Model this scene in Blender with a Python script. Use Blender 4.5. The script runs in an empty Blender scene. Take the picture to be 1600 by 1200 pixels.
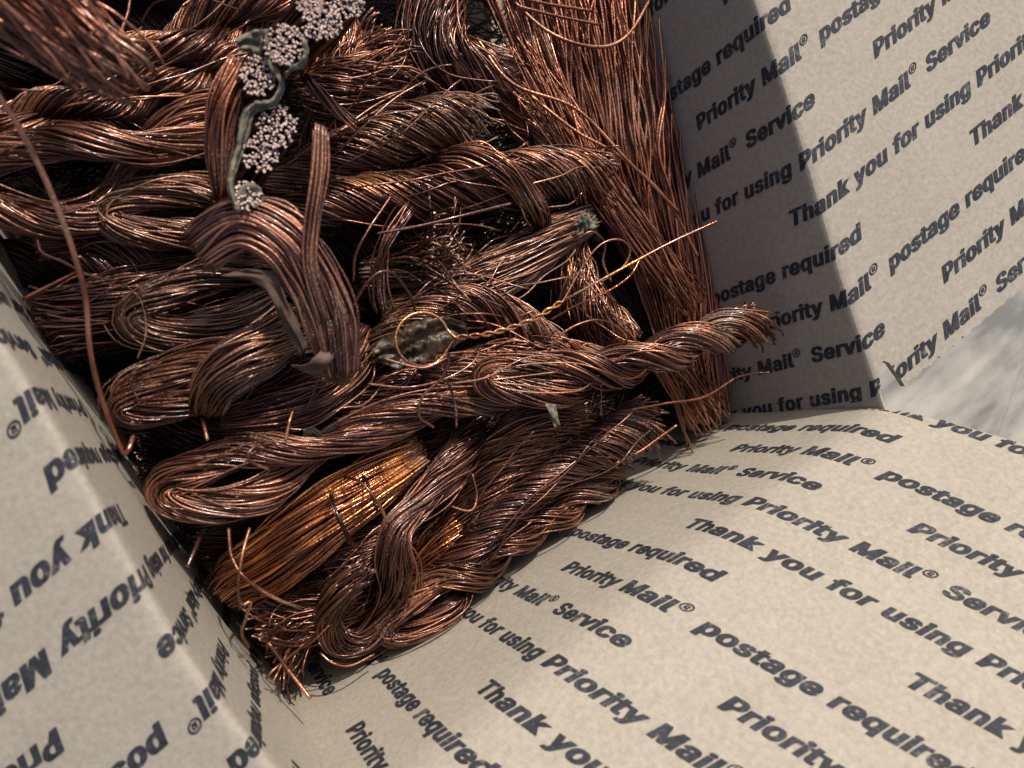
import bpy, math, os
import numpy as np
from mathutils import Matrix, Vector
rng = np.random.default_rng(7)
sc = bpy.context.scene

# ------------------------------------------------------------------ camera
CAM_H = 0.22
ROT = np.array([[0.79672864, 0.45896051, -0.393165],
                [-0.46851025, 0.88001895, 0.07787674],
                [0.381735, 0.1221552, 0.91616401]])
FPX = 1200.0
cam_data = bpy.data.cameras.new('camera')
cam = bpy.data.objects.new('camera', cam_data)
sc.collection.objects.link(cam)
m = Matrix([list(r) for r in ROT]).to_4x4()
m.translation = Vector((0, 0, CAM_H))
cam.matrix_world = m
cam_data.sensor_width = 36.0
cam_data.lens = 27.0
cam_data.clip_start = 0.005
cam_data.clip_end = 50
cam_data.dof.use_dof = True
cam_data.dof.focus_distance = 0.30
cam_data.dof.aperture_fstop = 12.0
sc.camera = cam

# ------------------------------------------------------------------ light
SUN_DIR = Vector((0.42, 0.70, 0.96)).normalized()
world = bpy.data.worlds.new("World"); sc.world = world
world.use_nodes = True
wn = world.node_tree.nodes; wl = world.node_tree.links
bg = wn.get('Background') or wn.new('ShaderNodeBackground')
sky = wn.new('ShaderNodeTexSky'); sky.sky_type = 'NISHITA'; sky.sun_disc = False
sky.sun_elevation = math.asin(SUN_DIR.z)
sky.sun_rotation = math.atan2(SUN_DIR.x, SUN_DIR.y)
wl.new(sky.outputs[0], bg.inputs[0]); bg.inputs[1].default_value = 0.15
sky.dust_density = 4.0; sky.air_density = 0.8; sky.ozone_density = 0.4
sun_data = bpy.data.lights.new('sun', 'SUN'); sun_data.energy = 4.3
sun_data.angle = math.radians(0.5); sun_data.color = (1.0, 0.965, 0.91)
sun = bpy.data.objects.new('sun', sun_data); sc.collection.objects.link(sun)
sun.rotation_euler = SUN_DIR.to_track_quat('Z', 'Y').to_euler()
sun.location = SUN_DIR * 2
sc.view_settings.view_transform = 'Standard'
sc.view_settings.look = 'None'
sc.view_settings.exposure = 0.0
sc.view_settings.gamma = 1.0

# ------------------------------------------------------------------ helpers
def P(x, y, z):
    """pixel of the photograph + height in mm -> world point"""
    d = ROT @ np.array([(x - 800) / FPX, (600 - y) / FPX, -1.0])
    t = (z * 0.001 - CAM_H) / d[2]
    return d * t + np.array([0, 0, CAM_H])

def dist(p):
    return float(np.dot(np.array([0, 0, CAM_H]) - p, ROT[:, 2]))

def nodes_of(name):
    m = bpy.data.materials.new(name); m.use_nodes = True
    nt = m.node_tree
    return m, nt, nt.nodes, nt.links, nt.nodes['Principled BSDF']

def ramp(nd, stops):
    r = nd.new('ShaderNodeValToRGB')
    el = r.color_ramp.elements
    while len(el) < len(stops): el.new(0.5)
    for e, (p, c) in zip(el, stops):
        e.position = p; e.color = (*c, 1) if len(c) == 3 else c
    return r

def wire_material(name, dark, mid, light, dust=(0.20, 0.125, 0.085), dust_amt=0.25, rough=0.33, metal=0.8, coat=0.4):
    m, nt, nd, ln, b = nodes_of(name)
    at = nd.new('ShaderNodeAttribute'); at.attribute_name = 'tint'
    tc = nd.new('ShaderNodeTexCoord')
    n1 = nd.new('ShaderNodeTexNoise'); n1.inputs['Scale'].default_value = 55; n1.inputs['Detail'].default_value = 3
    ln.new(tc.outputs['Object'], n1.inputs['Vector'])
    mx = nd.new('ShaderNodeMath'); mx.operation = 'MULTIPLY_ADD'
    ln.new(n1.outputs[0], mx.inputs[0]); mx.inputs[1].default_value = 1.0
    sub = nd.new('ShaderNodeMath'); sub.operation = 'MULTIPLY_ADD'
    ln.new(at.outputs['Fac'], sub.inputs[0]); sub.inputs[1].default_value = 0.62; sub.inputs[2].default_value = -0.30
    ln.new(sub.outputs[0], mx.inputs[2])
    r = ramp(nd, [(0.12, dark), (0.5, mid), (0.88, light)])
    ln.new(mx.outputs[0], r.inputs[0])
    # speckled dust and baked-on varnish crumbs
    n2 = nd.new('ShaderNodeTexNoise'); n2.inputs['Scale'].default_value = 1500; n2.inputs['Detail'].default_value = 2
    ln.new(tc.outputs['Object'], n2.inputs['Vector'])
    n3 = nd.new('ShaderNodeTexNoise'); n3.inputs['Scale'].default_value = 38; n3.inputs['Detail'].default_value = 2
    ln.new(tc.outputs['Object'], n3.inputs['Vector'])
    a = nd.new('ShaderNodeMath'); a.operation = 'MULTIPLY_ADD'
    ln.new(n3.outputs[0], a.inputs[0]); a.inputs[1].default_value = 0.9; ln.new(n2.outputs[0], a.inputs[2])
    r2 = ramp(nd, [(0.0, (0, 0, 0)), (1.0 - 0.0, (1, 1, 1))])
    r2.color_ramp.elements[0].position = 0.0
    mr = nd.new('ShaderNodeMapRange'); mr.inputs['From Min'].default_value = 1.06 - 0.25 * dust_amt
    mr.inputs['From Max'].default_value = 1.22 - 0.25 * dust_amt
    ln.new(a.outputs[0], mr.inputs[0])
    mix = nd.new('ShaderNodeMix'); mix.data_type = 'RGBA'
    ln.new(mr.outputs[0], mix.inputs[0]); ln.new(r.outputs[0], mix.inputs[6]); mix.inputs[7].default_value = (*dust, 1)
    ln.new(mix.outputs[2], b.inputs['Base Color'])
    inv = nd.new('ShaderNodeMath'); inv.operation = 'MULTIPLY_ADD'
    ln.new(mr.outputs[0], inv.inputs[0]); inv.inputs[1].default_value = -metal * 0.9; inv.inputs[2].default_value = metal
    ln.new(inv.outputs[0], b.inputs['Metallic'])
    rr = nd.new('ShaderNodeMath'); rr.operation = 'MULTIPLY_ADD'
    ln.new(n1.outputs[0], rr.inputs[0]); rr.inputs[1].default_value = 0.25; rr.inputs[2].default_value = rough - 0.12
    rr2 = nd.new('ShaderNodeMath'); rr2.operation = 'MULTIPLY_ADD'
    ln.new(mr.outputs[0], rr2.inputs[0]); rr2.inputs[1].default_value = 0.35; ln.new(rr.outputs[0], rr2.inputs[2])
    ln.new(rr2.outputs[0], b.inputs['Roughness'])
    b.inputs['Coat Weight'].default_value = coat; b.inputs['Coat Roughness'].default_value = 0.13; b.inputs['Coat IOR'].default_value = 1.6
    bp = nd.new('ShaderNodeBump'); bp.inputs['Strength'].default_value = 0.5; bp.inputs['Distance'].default_value = 0.0004
    n4 = nd.new('ShaderNodeTexNoise'); n4.inputs['Scale'].default_value = 900; n4.inputs['Detail'].default_value = 1
    ln.new(tc.outputs['Object'], n4.inputs['Vector']); ln.new(n4.outputs[0], bp.inputs['Height'])
    ln.new(bp.outputs[0], b.inputs['Normal'])
    return m

MW = {
 'brown': wire_material('brown_enamelled_wire', (0.022, 0.008, 0.005), (0.112, 0.041, 0.025), (0.44, 0.18, 0.085), dust_amt=0.08, rough=0.39),
 'deep': wire_material('gap_shaded_enamelled_wire', (0.012, 0.005, 0.004), (0.045, 0.016, 0.010), (0.12, 0.045, 0.028), dust_amt=0.0, rough=0.4),  # dark brown wire, with the shade of the gaps put into its colour
 'copper': wire_material('copper_enamelled_wire', (0.034, 0.011, 0.006), (0.168, 0.060, 0.030), (0.58, 0.245, 0.10), dust_amt=0.05, rough=0.35),
 'plum': wire_material('plum_enamelled_wire', (0.028, 0.011, 0.008), (0.125, 0.048, 0.031), (0.44, 0.19, 0.105), dust_amt=0.0, rough=0.39),
 'dusty': wire_material('dusty_enamelled_wire', (0.030, 0.013, 0.008), (0.140, 0.060, 0.035), (0.42, 0.20, 0.105), dust_amt=0.30, rough=0.40),
 'gold': wire_material('amber_enamelled_wire', (0.05, 0.015, 0.006), (0.30, 0.092, 0.030), (0.88, 0.37, 0.09), dust_amt=0.0, rough=0.20),
 'red': wire_material('reddish_enamelled_wire', (0.045, 0.014, 0.008), (0.20, 0.064, 0.034), (0.56, 0.22, 0.115), dust_amt=0.05, rough=0.32),
}
def plain(name, col, rough=0.6, metal=0.0, scale=400, var=0.25, bump=0.2):
    m, nt, nd, ln, b = nodes_of(name)
    tc = nd.new('ShaderNodeTexCoord'); n = nd.new('ShaderNodeTexNoise')
    n.inputs['Scale'].default_value = scale; n.inputs['Detail'].default_value = 4
    ln.new(tc.outputs['Object'], n.inputs['Vector'])
    r = ramp(nd, [(0.3, tuple(c * (1 - var) for c in col)), (0.7, tuple(min(1, c * (1 + var)) for c in col))])
    ln.new(n.outputs[0], r.inputs[0]); ln.new(r.outputs[0], b.inputs['Base Color'])
    b.inputs['Roughness'].default_value = rough; b.inputs['Metallic'].default_value = metal
    b.inputs['Specular IOR Level'].default_value = 0.25
    bp = nd.new('ShaderNodeBump'); bp.inputs['Strength'].default_value = bump; bp.inputs['Distance'].default_value = 0.0004
    ln.new(n.outputs[0], bp.inputs['Height']); ln.new(bp.outputs[0], b.inputs['Normal'])
    return m
M_TIP = plain('bright_cut_copper', (0.62, 0.40, 0.31), 0.45, 0.4, 900, 0.2)
M_PALE = plain('pale_cut_wire_end', (0.64, 0.455, 0.375), 0.7, 0.0, 700, 0.3)
M_SHEATH = plain('grey_green_insulation', (0.15, 0.135, 0.092), 0.85, 0.0, 420, 0.5, 0.8)
M_FILM = plain('olive_varnish_film', (0.052, 0.034, 0.018), 0.38, 0.0, 330, 0.75, 1.0)
M_PAPER = plain('dark_insulation_paper', (0.085, 0.052, 0.036), 0.75, 0.0, 200, 0.5, 0.6)

def cardboard_material(name, tone=1.0):
    m, nt, nd, ln, b = nodes_of(name)
    tc = nd.new('ShaderNodeTexCoord')
    n1 = nd.new('ShaderNodeTexNoise'); n1.inputs['Scale'].default_value = 28; n1.inputs['Detail'].default_value = 4
    mp = nd.new('ShaderNodeMapping'); mp.inputs['Scale'].default_value = (1, 1, 1)
    ln.new(tc.outputs['Object'], n1.inputs['Vector'])
    n2 = nd.new('ShaderNodeTexNoise'); n2.inputs['Scale'].default_value = 520; n2.inputs['Detail'].default_value = 6; n2.inputs['Roughness'].default_value = 0.7
    ln.new(tc.outputs['Object'], n2.inputs['Vector'])
    n3 = nd.new('ShaderNodeTexNoise'); n3.inputs['Scale'].default_value = 1300; n3.inputs['Detail'].default_value = 2
    n3.inputs['Distortion'].default_value = 1.5
    ln.new(tc.outputs['Object'], n3.inputs['Vector'])
    a = nd.new('ShaderNodeMath'); a.operation = 'MULTIPLY_ADD'; ln.new(n1.outputs[0], a.inputs[0]); a.inputs[1].default_value = 0.22
    ln.new(n2.outputs[0], a.inputs[2])
    c = lambda r, g, bb: (r * tone, g * tone, bb * tone)
    r = ramp(nd, [(0.34, c(0.255, 0.217, 0.166)), (0.60, c(0.330, 0.286, 0.224)), (0.90, c(0.410, 0.363, 0.294))])
    ln.new(a.outputs[0], r.inputs[0])
    fl = ramp(nd, [(0.66, (0, 0, 0)), (0.76, (1, 1, 1))])
    ln.new(n3.outputs[0], fl.inputs[0])
    mix = nd.new('ShaderNodeMix'); mix.data_type = 'RGBA'
    mf = nd.new('ShaderNodeMath'); mf.operation = 'MULTIPLY'; ln.new(fl.outputs[0], mf.inputs[0]); mf.inputs[1].default_value = 0.35
    ln.new(mf.outputs[0], mix.inputs[0]); ln.new(r.outputs[0], mix.inputs[6]); mix.inputs[7].default_value = (0.66, 0.61, 0.53, 1)
    ln.new(mix.outputs[2], b.inputs['Base Color'])
    b.inputs['Roughness'].default_value = 0.85
    b.inputs['Specular IOR Level'].default_value = 0.25
    bp = nd.new('ShaderNodeBump'); bp.inputs['Strength'].default_value = 0.28; bp.inputs['Distance'].default_value = 0.0003
    fa = nd.new('ShaderNodeAttribute'); fa.attribute_name = 'flute'
    sn = nd.new('ShaderNodeMath'); sn.operation = 'SINE'; fm = nd.new('ShaderNodeMath'); fm.operation = 'MULTIPLY'; fm.inputs[1].default_value = 2 * math.pi / 0.0042
    ln.new(fa.outputs['Fac'], fm.inputs[0]); ln.new(fm.outputs[0], sn.inputs[0])
    hm = nd.new('ShaderNodeMath'); hm.operation = 'MULTIPLY_ADD'; ln.new(sn.outputs[0], hm.inputs[0]); hm.inputs[1].default_value = 0.10; ln.new(n2.outputs[0], hm.inputs[2])
    # long fibres
    n5 = nd.new('ShaderNodeTexNoise'); n5.inputs['Scale'].default_value = 240; n5.inputs['Detail'].default_value = 4; n5.inputs['Distortion'].default_value = 2.5
    ln.new(tc.outputs['Object'], n5.inputs['Vector'])
    h2 = nd.new('ShaderNodeMath'); h2.operation = 'MULTIPLY_ADD'; ln.new(n5.outputs[0], h2.inputs[0]); h2.inputs[1].default_value = 0.6; ln.new(hm.outputs[0], h2.inputs[2])
    ln.new(h2.outputs[0], bp.inputs['Height']); ln.new(bp.outputs[0], b.inputs['Normal'])
    return m
M_CARD = cardboard_material('kraft_cardboard', 0.93)

def ink_material():
    m, nt, nd, ln, b = nodes_of('worn_black_ink')
    tc = nd.new('ShaderNodeTexCoord')
    n1 = nd.new('ShaderNodeTexNoise'); n1.inputs['Scale'].default_value = 700; n1.inputs['Detail'].default_value = 4; n1.inputs['Roughness'].default_value = 0.65
    ln.new(tc.outputs['Object'], n1.inputs['Vector'])
    n2 = nd.new('ShaderNodeTexNoise'); n2.inputs['Scale'].default_value = 120; n2.inputs['Detail'].default_value = 2
    ln.new(tc.outputs['Object'], n2.inputs['Vector'])
    a = nd.new('ShaderNodeMath'); a.operation = 'MULTIPLY_ADD'; ln.new(n2.outputs[0], a.inputs[0]); a.inputs[1].default_value = 0.6; ln.new(n1.outputs[0], a.inputs[2])
    r = ramp(nd, [(0.60, (0.013, 0.014, 0.018)), (0.92, (0.032, 0.034, 0.040)), (1.0, (0.11, 0.10, 0.09))])
    ln.new(a.outputs[0], r.inputs[0]); ln.new(r.outputs[0], b.inputs['Base Color'])
    b.inputs['Roughness'].default_value = 0.75; b.inputs['Specular IOR Level'].default_value = 0.3
    return m
M_INK = ink_material()

def link(o, parent=None):
    sc.collection.objects.link(o)
    if parent is not None: o.parent = parent
    return o

def tag(o, label=None, cat=None, group=None, kind=None):
    if label: o['label'] = label
    if cat: o['category'] = cat
    if group: o['group'] = group
    if kind: o['kind'] = kind
    return o

def mesh_from(name, V, F, mats, mat_idx=None, smooth=True, tint=None):
    """V (n,3), F list/array of quads or tris"""
    me = bpy.data.meshes.new(name)
    V = np.ascontiguousarray(V, dtype=np.float32)
    if isinstance(F, np.ndarray):
        k = F.shape[1]; nf = F.shape[0]
        me.vertices.add(len(V)); me.vertices.foreach_set('co', V.ravel())
        me.loops.add(nf * k); me.loops.foreach_set('vertex_index', F.astype(np.int32).ravel())
        me.polygons.add(nf); me.polygons.foreach_set('loop_start', np.arange(0, nf * k, k, dtype=np.int32))
    else:
        me.from_pydata(V.tolist(), [], F)
        nf = len(me.polygons)
    for mm in mats: me.materials.append(mm)
    if mat_idx is not None: me.polygons.foreach_set('material_index', np.asarray(mat_idx, dtype=np.int32))
    me.polygons.foreach_set('use_smooth', np.full(nf, smooth, dtype=bool))
    if tint is not None:
        at = me.attributes.new('tint', 'FLOAT', 'POINT')
        at.data.foreach_set('value', np.asarray(tint, dtype=np.float32))
    me.update(calc_edges=True)
    return me

def catmull(pts, N):
    pts = np.asarray(pts, float)
    p = np.vstack([2 * pts[0] - pts[1], pts, 2 * pts[-1] - pts[-2]])
    out = []
    for i in range(1, len(p) - 2):
        t = np.linspace(0, 1, 24, endpoint=False)[:, None]
        a, b, c, d = p[i - 1], p[i], p[i + 1], p[i + 2]
        out.append(0.5 * ((2 * b) + (-a + c) * t + (2 * a - 5 * b + 4 * c - d) * t * t + (-a + 3 * b - 3 * c + d) * t ** 3))
    out = np.vstack(out + [pts[-1:]])
    return resample(out, N)

def resample(c, N):
    s = np.concatenate([[0], np.cumsum(np.linalg.norm(np.diff(c, axis=0), axis=1))])
    u = np.linspace(0, s[-1], N)
    return np.stack([np.interp(u, s, c[:, k]) for k in range(c.shape[1])], 1)

def length(c): return float(np.linalg.norm(np.diff(c, axis=0), axis=1).sum())

def snoise(n, N, k):
    """n smooth random curves of N samples with about k bumps"""
    k = max(2, int(k))
    ctrl = rng.normal(size=(n, k + 3))
    x = np.linspace(0, k - 1e-6, N); i = x.astype(int); t = x - i
    a, b, c, d = ctrl[:, i], ctrl[:, i + 1], ctrl[:, i + 2], ctrl[:, np.minimum(i + 3, k + 2)]
    return ((1 - t) ** 3 * a + (3 * t ** 3 - 6 * t ** 2 + 4) * b + (-3 * t ** 3 + 3 * t ** 2 + 3 * t + 1) * c + t ** 3 * d) / 6 * 1.5

def frames(c, up=(0, 0, 1)):
    T = np.gradient(c, axis=0); T /= np.linalg.norm(T, axis=1)[:, None] + 1e-12
    up = np.asarray(up, float)
    U = np.zeros_like(c)
    u = np.cross(up, T[0])
    if np.linalg.norm(u) < 0.15: u = np.cross((1, 0, 0), T[0])
    u /= np.linalg.norm(u)
    for i in range(len(c)):
        u = u - T[i] * np.dot(u, T[i]); u /= np.linalg.norm(u) + 1e-12
        U[i] = u
    return T, U, np.cross(T, U)

def tubes(W, rad, sides=5, tips=True):
    """W (n,N,3) -> vertices, quads, material index; each wire closed by small tip caps"""
    n, N, _ = W.shape
    T = np.gradient(W, axis=1); T /= np.linalg.norm(T, axis=2)[..., None] + 1e-12
    U = np.zeros_like(W)
    ref = np.where(np.abs(T[:, 0, 2:3]) < 0.9, np.array([[0, 0, 1.0]]), np.array([[1.0, 0, 0]]))
    u = np.cross(ref, T[:, 0]); u /= np.linalg.norm(u, axis=1)[:, None] + 1e-12
    for i in range(N):
        u = u - T[:, i] * np.sum(u * T[:, i], 1)[:, None]
        u /= np.linalg.norm(u, axis=1)[:, None] + 1e-12
        U[:, i] = u
    V = np.cross(T, U)
    a = np.arange(sides) * 2 * np.pi / sides
    rad = np.broadcast_to(np.asarray(rad, float).reshape(-1, 1) if np.ndim(rad) else rad, (n, N))[..., None, None]
    ring = W[:, :, None, :] + rad * (np.cos(a)[None, None, :, None] * U[:, :, None, :] + np.sin(a)[None, None, :, None] * V[:, :, None, :])
    vert = ring.reshape(-1, 3)
    base = (np.arange(n) * N * sides)[:, None, None]
    i = np.arange(N - 1)[None, :, None] * sides; k = np.arange(sides)[None, None, :]
    k2 = (k + 1) % sides
    q = np.stack([base + i + k, base + i + k2, base + i + sides + k2, base + i + sides + k], -1).reshape(-1, 4)
    mi = np.zeros(len(q), int)
    if sides == 4:
        c0 = base[:, 0, 0][:, None] + np.array([3, 2, 1, 0]); c1 = base[:, 0, 0][:, None] + (N - 1) * sides + np.array([0, 1, 2, 3])
    else:   # 5 or 6 sided: two quads fan (5 sides: the second quad shares a corner pair)
        s = sides
        c0 = np.vstack([base[:, 0, 0][:, None] + np.array([3, 2, 1, 0]), base[:, 0, 0][:, None] + np.array([0, s - 1, min(s - 1, 4), 3]) if s == 6 else base[:, 0, 0][:, None] + np.array([0, 4, 3, 3])])
        e = (N - 1) * s
        c1 = np.vstack([base[:, 0, 0][:, None] + e + np.array([0, 1, 2, 3]), base[:, 0, 0][:, None] + e + (np.array([3, 4, 5, 0]) if s == 6 else np.array([3, 4, 0, 0]))])
    return vert, q, mi, c0, c1

def wire_mesh(name, W, rad, mat, tints, sides=5, tipmat=None):
    v, q, mi, c0, c1 = tubes(W, rad, sides)
    n, N, _ = W.shape
    tv = np.repeat(tints, N * sides)
    caps = np.vstack([c0, c1])
    if sides == 5:      # degenerate quads are not allowed: add triangles instead
        faces_q = np.vstack([q, caps[: n], caps[2 * n: 3 * n]])
        tri = np.vstack([caps[n: 2 * n][:, :3], caps[3 * n:][:, :3]])
        F = np.concatenate([faces_q.ravel(), tri.ravel()])
        me = bpy.data.meshes.new(name)
        me.vertices.add(len(v)); me.vertices.foreach_set('co', v.astype(np.float32).ravel())
        me.loops.add(len(F)); me.loops.foreach_set('vertex_index', F.astype(np.int32))
        nq, ntr = len(faces_q), len(tri)
        ls = np.concatenate([np.arange(nq) * 4, nq * 4 + np.arange(ntr) * 3]).astype(np.int32)
        me.polygons.add(nq + ntr); me.polygons.foreach_set('loop_start', ls)
        idx = np.zeros(nq + ntr, np.int32); idx[len(q):] = 1
        smooth = np.ones(nq + ntr, bool); smooth[len(q):] = False
        me.materials.append(mat); me.materials.append(tipmat or M_TIP)
        me.polygons.foreach_set('material_index', idx); me.polygons.foreach_set('use_smooth', smooth)
        at = me.attributes.new('tint', 'FLOAT', 'POINT'); at.data.foreach_set('value', tv.astype(np.float32))
        me.update(calc_edges=True)
        return me
    F = np.vstack([q, caps])
    idx = np.concatenate([mi, np.ones(len(caps), int)])
    return mesh_from(name, v, F, [mat, tipmat or M_TIP], idx, True, tv)

SEG = 0.0023
WR = 0.00040
PITCH = 0.052

def wires_along(c, R, n, twist=1.0, plies=1, lay=1.0, jitter=0.08, flare=(1, 1), flare_len=0.18, rag=(0.04, 0.04), frizz=(0, 0), flat=1.0, core=0.55, wander=0.18, curl=0.0, jl=0.013, kink=0.045):
    """wires following the centreline c inside radius R(s); returns (n,N,3) and an outerness value"""
    N = len(c); s = np.linspace(0, 1, N)
    T, U, V = frames(c)
    R = np.interp(s, np.linspace(0, 1, len(np.atleast_1d(R))), np.atleast_1d(R))
    L = length(c)
    prof = np.ones(N)
    for side, fl in ((0, flare[0]), (1, flare[1])):
        d = s if side == 0 else 1 - s
        k = np.clip(1 - d / flare_len, 0, 1) ** 2
        prof *= 1 + (fl - 1) * k
    idx = np.arange(n)
    Cx = np.zeros((n, N)); Cy = np.zeros((n, N)); outer = np.zeros(n)
    gold = 2.399963
    tw_ = twist * L / PITCH; lay_ = lay * L / PITCH
    for p in range(plies):
        sel = idx[idx % plies == p]; k = len(sel)
        rr = np.sqrt(core ** 2 + (1 - core ** 2) * (np.arange(k) + 0.5) / k)
        th = np.arange(k) * gold + rng.normal(0, 0.1, k)
        ang = th[:, None] + 2 * np.pi * (tw_ if plies == 1 else -lay_) * s[None] + wander * snoise(k, N, max(3, L / 0.02))
        rad = rr[:, None] + jitter * snoise(k, N, max(3, L / jl)) + kink * (0.4 + 1.4 * rng.random((k, 1)) ** 2) * snoise(k, N, max(3, L / 0.0052))
        outer[sel] = rr
        if plies == 1:
            x, y = rad * np.cos(ang), rad * np.sin(ang)
        else:
            ph = 2 * np.pi * p / plies + 2 * np.pi * tw_ * s[None] + 0.5
            f = 0.56 if plies == 2 else 0.5
            x = 0.46 * np.cos(ph) + f * rad * np.cos(ang); y = 0.46 * np.sin(ph) + f * rad * np.sin(ang)
        Cx[sel] = x; Cy[sel] = y
    for side in (0, 1):
        if frizz[side] > 0:
            d = s if side == 0 else 1 - s
            k = np.clip(1 - d / flare_len, 0, 1) ** 1.5
            Cx += frizz[side] * k * snoise(n, N, L / 0.008); Cy += frizz[side] * k * snoise(n, N, L / 0.008)
            Cx += frizz[side] * 1.2 * k * rng.normal(size=(n, 1)); Cy += frizz[side] * 1.2 * k * rng.normal(size=(n, 1))
    W = c[None] + (R * prof)[None, :, None] * (Cx[..., None] * U[None] + flat * Cy[..., None] * V[None])
    # ragged lengths: resample each wire over its own parameter range
    a = rng.uniform(0, rag[0], n); b = 1 - rng.uniform(0, rag[1], n)
    out = np.empty_like(W)
    for i in range(n):
        t = a[i] + (b[i] - a[i]) * s
        for k in range(3): out[i, :, k] = np.interp(t, s, W[i, :, k])
    return out, outer

def centre_to_thing(name, label, cat, group, origin):
    e = bpy.data.objects.new(name, None); e.empty_display_size = 0.01
    e.location = Vector(origin); link(e); tag(e, label, cat, group)
    return e

NIND = 0
def add_wires(root, origin, W, outer, mat, rad, max_ind=26, sides=5, tipmat=None, spread=0.24, name='wire', inner_name='inner_wires'):
    """the outermost wires become parts one by one, the rest one stuff part"""
    global NIND
    n = len(W); W = W - np.asarray(origin)[None, None]
    tint = np.clip(rng.normal(0.5 + rng.uniform(-0.18, 0.16), spread, n), 0, 1)
    order = np.argsort(-outer)
    ind = order[:max_ind]; rest = order[max_ind:]
    rads = rad * rng.uniform(0.88, 1.12, n)
    for i in ind:
        me = wire_mesh(name, W[i:i + 1], rads[i:i + 1], mat, tint[i:i + 1], sides, tipmat)
        link(bpy.data.objects.new(name, me), root); NIND += 1
    if len(rest):
        me = wire_mesh(inner_name, W[rest], rads[rest], mat, tint[rest], 4 if sides == 5 else sides, tipmat)
        o = link(bpy.data.objects.new(inner_name, me), root); tag(o, kind='stuff')

def prep(pts, rpx, seg=SEG):
    C = np.array([P(*p) for p in pts])
    L = length(catmull(C, 60))
    N = int(np.clip(L / seg, 10, 110))
    c = catmull(C, N)
    D = np.array([dist(p) for p in c])
    rp = np.interp(np.linspace(0, 1, N), np.linspace(0, 1, len(np.atleast_1d(rpx))), np.atleast_1d(rpx))
    return c, rp * D / FPX, L

def nwires(R, wr, fill=0.60, core=0.55):
    return int(max(6, fill * (1 - core ** 2) * (np.mean(R) / wr) ** 2))

def bundle(label, pts, rpx, mat='brown', name='wire_bundle', cat='wire bundle', group='copper wire bundles packed in the box', wr=WR, n=None, ind=26, sides=5, fill=0.60, tipmat=None, strays=6, **kw):
    c, R, L = prep(pts, rpx)
    core = kw.get('core', 0.55)
    n = n or nwires(R, wr, fill, core)
    o = c.mean(0)
    root = centre_to_thing(name, label, cat, group, o)
    W, outer = wires_along(c, R, n, **kw)
    add_wires(root, o, W, outer, MW[mat], wr, ind, sides, tipmat)
    if strays: stray_parts(root, o, c, R, strays, MW[mat], wr)
    return root

def stray_parts(root, o, c, R, k, mat, wr):
    """a few wires that have sprung loose from the surface of the bundle"""
    N = len(c); T, U, V = frames(c)
    for _ in range(k):
        m = int(rng.uniform(0.25, 0.55) * N) + 6
        a = rng.integers(0, max(1, N - m)); b = min(N, a + m)
        seg = c[a:b]; t = np.linspace(0, 1, b - a)
        th = rng.uniform(0, 6.28) + rng.uniform(-1.5, 1.5) * t
        lift = 1.02 + rng.uniform(0.3, 1.3) * (t ** 2 if rng.random() < .5 else np.sin(np.pi * t) ** 1.0 * 0.4)
        w = seg + (R[a:b] * lift)[:, None] * (np.cos(th)[:, None] * U[a:b] + np.abs(np.sin(th))[:, None] * np.array([0, 0, 1.0]))
        w = w + 0.0012 * snoise(3, b - a, 5).T
        w = resample(w, max(14, b - a))
        me = wire_mesh('stray_wire', (w - o)[None], np.array([wr * 0.9]), mat, np.array([rng.uniform(0.2, 0.9)]), 5)
        link(bpy.data.objects.new('stray_wire', me), root)

def hank(label, axis, rpx, loop_px, s0=0.28, turns=1.2, ply_off=0.85, phase=0.0, tilt=0.0, mat='brown', wr=WR, n=None, ind=30, fill=0.60, group='looped hanks of copper wire', strays=6, loop_r=None, dist_tail=None, closed=True, **kw):
    """axis runs from the tip of the loop to the tail; both legs are laid round each other"""
    C = np.array([P(*p) for p in axis])
    M = 120
    ax = catmull(C, M); s = np.linspace(0, 1, M)
    T, U, V = frames(ax)
    D = np.array([dist(p) for p in ax])
    r = np.interp(s, np.linspace(0, 1, len(np.atleast_1d(rpx))), np.atleast_1d(rpx)) * D / FPX
    lw = loop_px * D / FPX
    lr = (loop_r or np.atleast_1d(rpx)[0]) * D / FPX
    w_out = lw - lr
    h = np.where(s < s0, w_out * np.sqrt(np.clip(1 - (1 - s / s0) ** 2, 0, 1)), 0)
    k = np.clip((s - s0) / (s0 * 0.9), 0, 1); k = k * k * (3 - 2 * k)
    h = np.where(s < s0, h, w_out * (1 - k) + r * ply_off * k)
    ph = phase + tilt + 2 * np.pi * turns * np.clip(s - s0, 0, 1)
    off = h[:, None] * (np.cos(ph)[:, None] * U + np.sin(ph)[:, None] * V)
    start = ax.copy(); start = ax + T * 0
    # push the tip in by the tube radius so that the outline meets the first control point
    a = ax + off; b = ax - off
    path = np.vstack([a[::-1], b[1:]])
    rad_leg = np.where(s < s0, lr, lr * (1 - k) + r * k)
    rad = np.concatenate([rad_leg[::-1], rad_leg[1:]])
    L = length(path); N = int(np.clip(L / SEG, 24, 150))
    acc = np.concatenate([[0], np.cumsum(np.linalg.norm(np.diff(path, axis=0), axis=1))])
    c = resample(path, N); rad = np.interp(np.linspace(0, acc[-1], N), acc, rad)
    for _ in range(4): c[1:-1] = (c[:-2] + 2 * c[1:-1] + c[2:]) / 4
    core = kw.pop('core', 0.5); tw = kw.pop('twist', 0.45)
    n = n or nwires(rad, wr, fill, core)
    o = c.mean(0)
    root = centre_to_thing('wire_hank', label, 'wire hank', group, o)
    W, outer = wires_along(c, rad, n, twist=tw, core=core, **kw)
    add_wires(root, o, W, outer, MW[mat], wr, ind)
    if strays: stray_parts(root, o, c, rad, strays, MW[mat], wr)
    return root

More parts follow.
